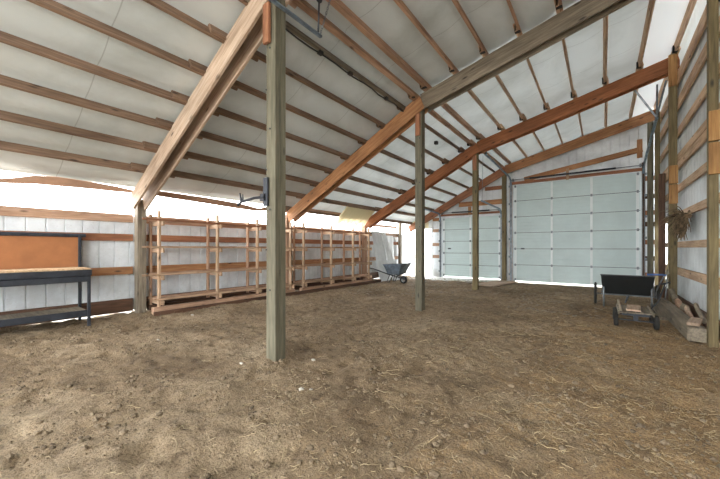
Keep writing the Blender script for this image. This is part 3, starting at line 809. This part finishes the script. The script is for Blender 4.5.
# ---- small flat wagon
wg = empty('flat_wagon', (.42, 7.0, 0), 'low wooden deck wagon with four small wheels in front of the black cart', 'wagon')
for i in range(4):
    xa = .225+i*.10
    plank('deck_board', (xa+.047, 6.62, .245+.002*i), (xa+.047, 7.45, .245), .02, .094, 'grey', wg, up=(0, 0, 1))
for xx in (.215, .635):
    plank('side_rail', (xx, 6.62, .245), (xx, 7.45, .245), .06, .02, 'grey', wg)
plank('loose_board', (.40, 6.75, .273), (.44, 7.30, .273), .028, .18, 'pale', wg, up=(0, 0, 1))
for yy in (6.76, 7.30):
    bm = bmesh.new(); add_tube(bm, [(.17, yy, .112), (.69, yy, .112)], .012, 8); add_box(bm, .26, .60, yy-.03, yy+.03, .185, .232, .003); add_box(bm, .40, .46, yy-.025, yy+.025, .11, .19, .003)
    obj('axle', bm, 'steel', wg)
    for xx in (.185, .675):
        wheel(wg, (xx, yy, .112), (1, 0, 0), .112, .06, 'rubber', 'steel', 5)
for q in ((.24, 6.66), (.24, 7.40)):
    plank('stake', (q[0], q[1], .26), (q[0]-.01, q[1], .36), .03, .02, 'grey', wg, up=(1, 0, 0))
bm = bmesh.new(); add_tube(bm, [(.64, 7.36, .2), (.80, 7.75, .32), (.93, 8.1, .62)], .011, 8); add_tube(bm, [(.88, 8.12, .60), (.99, 8.06, .65)], .013, 8); obj('pull_handle', bm, 'steel', wg)

# ---- big timbers and scrap along the right wall
o = plank('long_timber', (1.02, 6.15, .105), (.985, 9.35, .12), .19, .19, 'grey', bev=.012); props(o, 'long weathered square timber lying on the ground along the right wall', 'timber')
o = plank('plank_offcut', (1.0, 6.28, .225), (1.12, 6.78, .225), .04, .13, 'pale', up=(0, 0, 1)); props(o, 'short pale offcut resting across the near end of the long timber', 'board')
o = plank('plank_offcut', (.86, 7.7, .03), (.87, 9.25, .06), .05, .10, 'grey', up=(0, 0, 1)); props(o, 'narrow weathered plank on the ground beside the long timber', 'board')
sp = random.Random(5); wd = ['nearest the right-edge post', 'beside the pale offcut', 'beside the near third of the timber', 'leaning in the middle of the pile', 'past the middle of the timber', 'toward the far end of the timber', 'almost at the olive post', 'right by the olive post']
for k in range(8):
    y = 6.35+k*.37; a = sp.uniform(-.5, .5)
    bm = bmesh.new(); n = 7; L = sp.uniform(.26, .42); ra = sp.uniform(.045, .065); rings = []
    rad = [ra*sp.uniform(.75, 1.15) for _ in range(n)]
    for j in range(4):
        t = j/3; c = Vector((1.185-.03*t+sp.uniform(-.005, .005), y+L*t, .085+(.13 if k % 3 == 1 else .0)+ .17*t*(k % 2)))
        rings.append([bm.verts.new(c+Vector((math.cos(2*math.pi*i/n)*rad[i]*.75, 0, math.sin(2*math.pi*i/n)*rad[i]))) for i in range(n)])
    for r0, r1 in zip(rings, rings[1:]):
        for i in range(n): bm.faces.new((r0[i], r0[(i+1) % n], r1[(i+1) % n], r1[i]))
    bm.faces.new(rings[0][::-1]); bm.faces.new(rings[-1]); bmesh.ops.recalc_face_normals(bm, faces=bm.faces)
    props(obj('firewood_log', bm, ['pale', 'grey', 'girt'][k % 3]), f'split log between timber and right wall, {wd[k]}', 'log', 'split logs behind the long timber')
for k, (p, q, lb) in enumerate((((.93, 9.15, .02), (1.12, 9.33, 1.0), 'tall thin stick leaning on the olive post'), ((.86, 9.05, .02), (1.13, 9.36, .72), 'shorter thin stick leaning on the olive post'), ((1.03, 9.0, .22), (1.10, 9.34, .9), 'thin grey rod leaning on the olive post behind the sticks'))):
    props(tube('leaning_stick', [p, Vector(p).lerp(Vector(q), .5)+Vector((.01, 0, 0)), q], .011, 'straw' if k < 2 else 'galv', None, 7), lb, 'stick')

# ---- dried bundle on the right wall
db = random.Random(9); bm = bmesh.new()
for k in range(230):
    y = max(7.95, min(8.6, db.gauss(8.28, .2))); c = Vector((1.20, y, 1.85+db.uniform(-.03, .03))); pts = [c]
    d = Vector((db.uniform(-.35, .05), db.uniform(-.5, .4), db.uniform(-1.1, .4))).normalized()
    L = db.uniform(.12, .34)
    for j in range(4):
        d = (d+Vector((db.uniform(-.25, .15), db.uniform(-.3, .3), -.4))).normalized(); q = pts[-1]+d*L/3; q.x = min(q.x, 1.235); pts.append(q)
    add_tube(bm, pts, .011, 5, .004)
add_tube(bm, [(1.215, 7.92, 1.83), (1.20, 8.25, 1.86), (1.215, 8.62, 1.83)], .04, 7)
props(obj('dried_plant_bundle', bm, 'stalk'), 'tangled bundle of dried brown stalks hung on the right wall board', 'dried plants')

# ---- plywood on the floor
bm = bmesh.new(); add_box(bm, -.38, .38, -.95, .95, 0, .02, .003, Matrix.Translation((-2.95, 11.75, .045)) @ Matrix.Rotation(-.20, 4, 'Z') @ Matrix.Rotation(.01, 4, 'X'))
props(obj('plywood_sheet', bm, 'pale'), 'pale plywood sheet lying on the dirt by the middle door post', 'plywood')
bm = bmesh.new(); add_box(bm, -.2, .2, -.3, .3, 0, .02, .003, Matrix.Translation((-3.7, 11.6, .04)) @ Matrix.Rotation(.5, 4, 'Z'))
props(obj('plywood_sheet', bm, 'grey'), 'small grey board scrap on the dirt left of the plywood sheet', 'plywood')

# ---- loose stuff on the ground
rs_ = random.Random(3)
def dens(x, y):
    d = .10 + .90*max(0, min(1, (x+3.0)/3.2))
    return d*(.35+1.3*max(0, noise.noise(Vector((x*1.3, y*1.3, 4)))+.25))
bm = bmesh.new(); cnt = 0
while cnt < 7000:
    x = rs_.uniform(-7, 1.15); y = rs_.uniform(.2, 12.3)**1.0
    if y > 5 and rs_.random() < .45: continue
    if rs_.random() > dens(x, y): continue
    L = rs_.uniform(.015, .065); a = rs_.uniform(0, math.pi); w = rs_.uniform(.0006, .0014)
    d = Vector((math.cos(a), math.sin(a), 0)); s = Vector((-d.y, d.x, 0)); z = gz(x, y)+.003
    tilt = rs_.uniform(-.02, .025); bend = s*rs_.uniform(-.15, .15)*L
    P0 = Vector((x, y, z)); pts = [P0-d*L/2, P0+bend+Vector((0, 0, .004)), P0+d*L/2+Vector((0, 0, tilt))]
    rg_ = []
    for p in pts:
        rg_.append([bm.verts.new(p+s*w), bm.verts.new(p-s*w), bm.verts.new(p+Vector((0, 0, w*1.6)))])
    for r0, r1 in zip(rg_, rg_[1:]):
        for k in range(3): bm.faces.new((r0[k], r0[(k+1) % 3], r1[(k+1) % 3], r1[k]))
    cnt += 1
for k in range(260):
    x = rs_.gauss(-.9, 1.6); y = rs_.uniform(.8, 7)
    if not -6.5 < x < 1.0: continue
    a = rs_.uniform(0, 6.3); L = rs_.uniform(.08, .22); p = Vector((x, y, 0)); pts = []
    for j in range(6):
        pts.append(Vector((p.x, p.y, gz(p.x, p.y)+.006+.006*(j % 2)))); a += rs_.uniform(-.7, .7); p = p+Vector((math.cos(a), math.sin(a), 0))*L/5
    add_tube(bm, pts, .0022, 4, .0012)
st = obj('scattered_straw', bm, 'straw', origin=(0, 0, 0)); props(st, 'dry straw scattered over the dirt, thickest toward the right wall', 'straw', kind='stuff')
ico = bmesh.new(); bmesh.ops.create_icosphere(ico, subdivisions=1, radius=1); iv = [v.co.copy() for v in ico.verts]; iff = [[v.index for v in f.verts] for f in ico.faces]; ico.free()
bm = bmesh.new(); cnt = 0
while cnt < 9000:
    x = rs_.uniform(-6.9, 1.1); y = rs_.uniform(.3, 11.8) if rs_.random() < .5 else rs_.uniform(.3, 4.5)
    if noise.noise(Vector((x*1.6, y*1.6, 9))) + .5*noise.noise(Vector((x*5, y*5, 2))) < rs_.uniform(-.35, .45): continue
    r = rs_.uniform(.004, .011) if rs_.random() < .85 else rs_.uniform(.011, .024)
    z = gz(x, y)+r*.3; vs = [bm.verts.new(Vector((x, y, z))+Vector((c.x*r*rs_.uniform(.7, 1.4), c.y*r*rs_.uniform(.7, 1.4), c.z*r*rs_.uniform(.5, .9)))) for c in iv]
    for f in iff: bm.faces.new([vs[i] for i in f])
    cnt += 1
cl = obj('soil_clods', bm, 'clod', origin=(0, 0, 0)); props(cl, 'small crumbs and clods of soil strewn over the floor', 'soil', kind='stuff')
bm = bmesh.new(); cnt = 0
while cnt < 800:
    x = rs_.uniform(-6.6, .6); y = rs_.uniform(7.2, 12.6)
    if noise.noise(Vector((x*1.2, y*.8, 19))) < rs_.uniform(-.3, .3): continue
    L = rs_.uniform(.012, .05); w_ = rs_.uniform(.008, .02); a = rs_.uniform(0, 3.14); z = gz(x, y)+.006
    if y > 11.8: z = max(z, .036)
    add_box(bm, -L, L, -w_, w_, -.003, .005, 0, Matrix.Translation((x, y, z)) @ Matrix.Rotation(a, 4, 'Z') @ Matrix.Rotation(rs_.uniform(-.2, .2), 4, 'X')); cnt += 1
props(obj('wood_chips', bm, 'grey', origin=(0, 0, 0)), 'pale wood chips and debris strewn over the floor by the garage doors', 'wood chips', kind='stuff')
for k, (x, y, r, lb) in enumerate(((-2.62, 2.62, .026, 'pale stone just right of the foreground post base'), (-2.15, 2.0, .030, 'pale flat stone on the dirt in front of the foreground post'), (-2.08, 2.05, .018, 'small pale stone beside the flat stone before the foreground post'),
                               (-3.15, 2.05, .022, 'pale pebble left of the foreground post base'), (-6.0, 2.9, .03, 'pale stone near the left rack base timber'), (-4.9, 1.9, .025, 'pale stone on open dirt left of the foreground post'))):
    bm = bmesh.new(); vs = [bm.verts.new(Vector((x, y, gz(x, y)+r*.25))+Vector((c.x*r*rs_.uniform(.8, 1.5), c.y*r*rs_.uniform(.7, 1.1), c.z*r*.6))) for c in iv]
    for f in iff: bm.faces.new([vs[i] for i in f])
    props(obj('stone', bm, 'stone'), lb, 'stone', 'pale stones on the dirt')

# ---------------------------------------------------------------- light
w = bpy.data.worlds.new('World'); S.world = w; w.use_nodes = True
bg = w.node_tree.nodes['Background']; bg.inputs[0].default_value = (.95, .98, 1.0, 1); bg.inputs[1].default_value = 4.0
# ---------------------------------------------------------------- camera
cam = bpy.data.cameras.new('camera'); co = bpy.data.objects.new('camera', cam); COL.objects.link(co)
cam.sensor_width = 36; cam.lens = 323.3/720*36; cam.shift_y = 8.5/720; cam.clip_start = .02
co.location = (0, 0, 1.27); co.rotation_euler = (math.pi/2, 0, math.atan(242/323.3))
S.camera = co
S.view_settings.view_transform = 'Standard'; S.view_settings.look = 'None'; S.view_settings.gamma = 1
S.view_settings.use_curve_mapping = False
S.view_settings.exposure = 1.42
S.cycles.max_bounces = 12; S.cycles.diffuse_bounces = 8; S.cycles.use_denoising = True
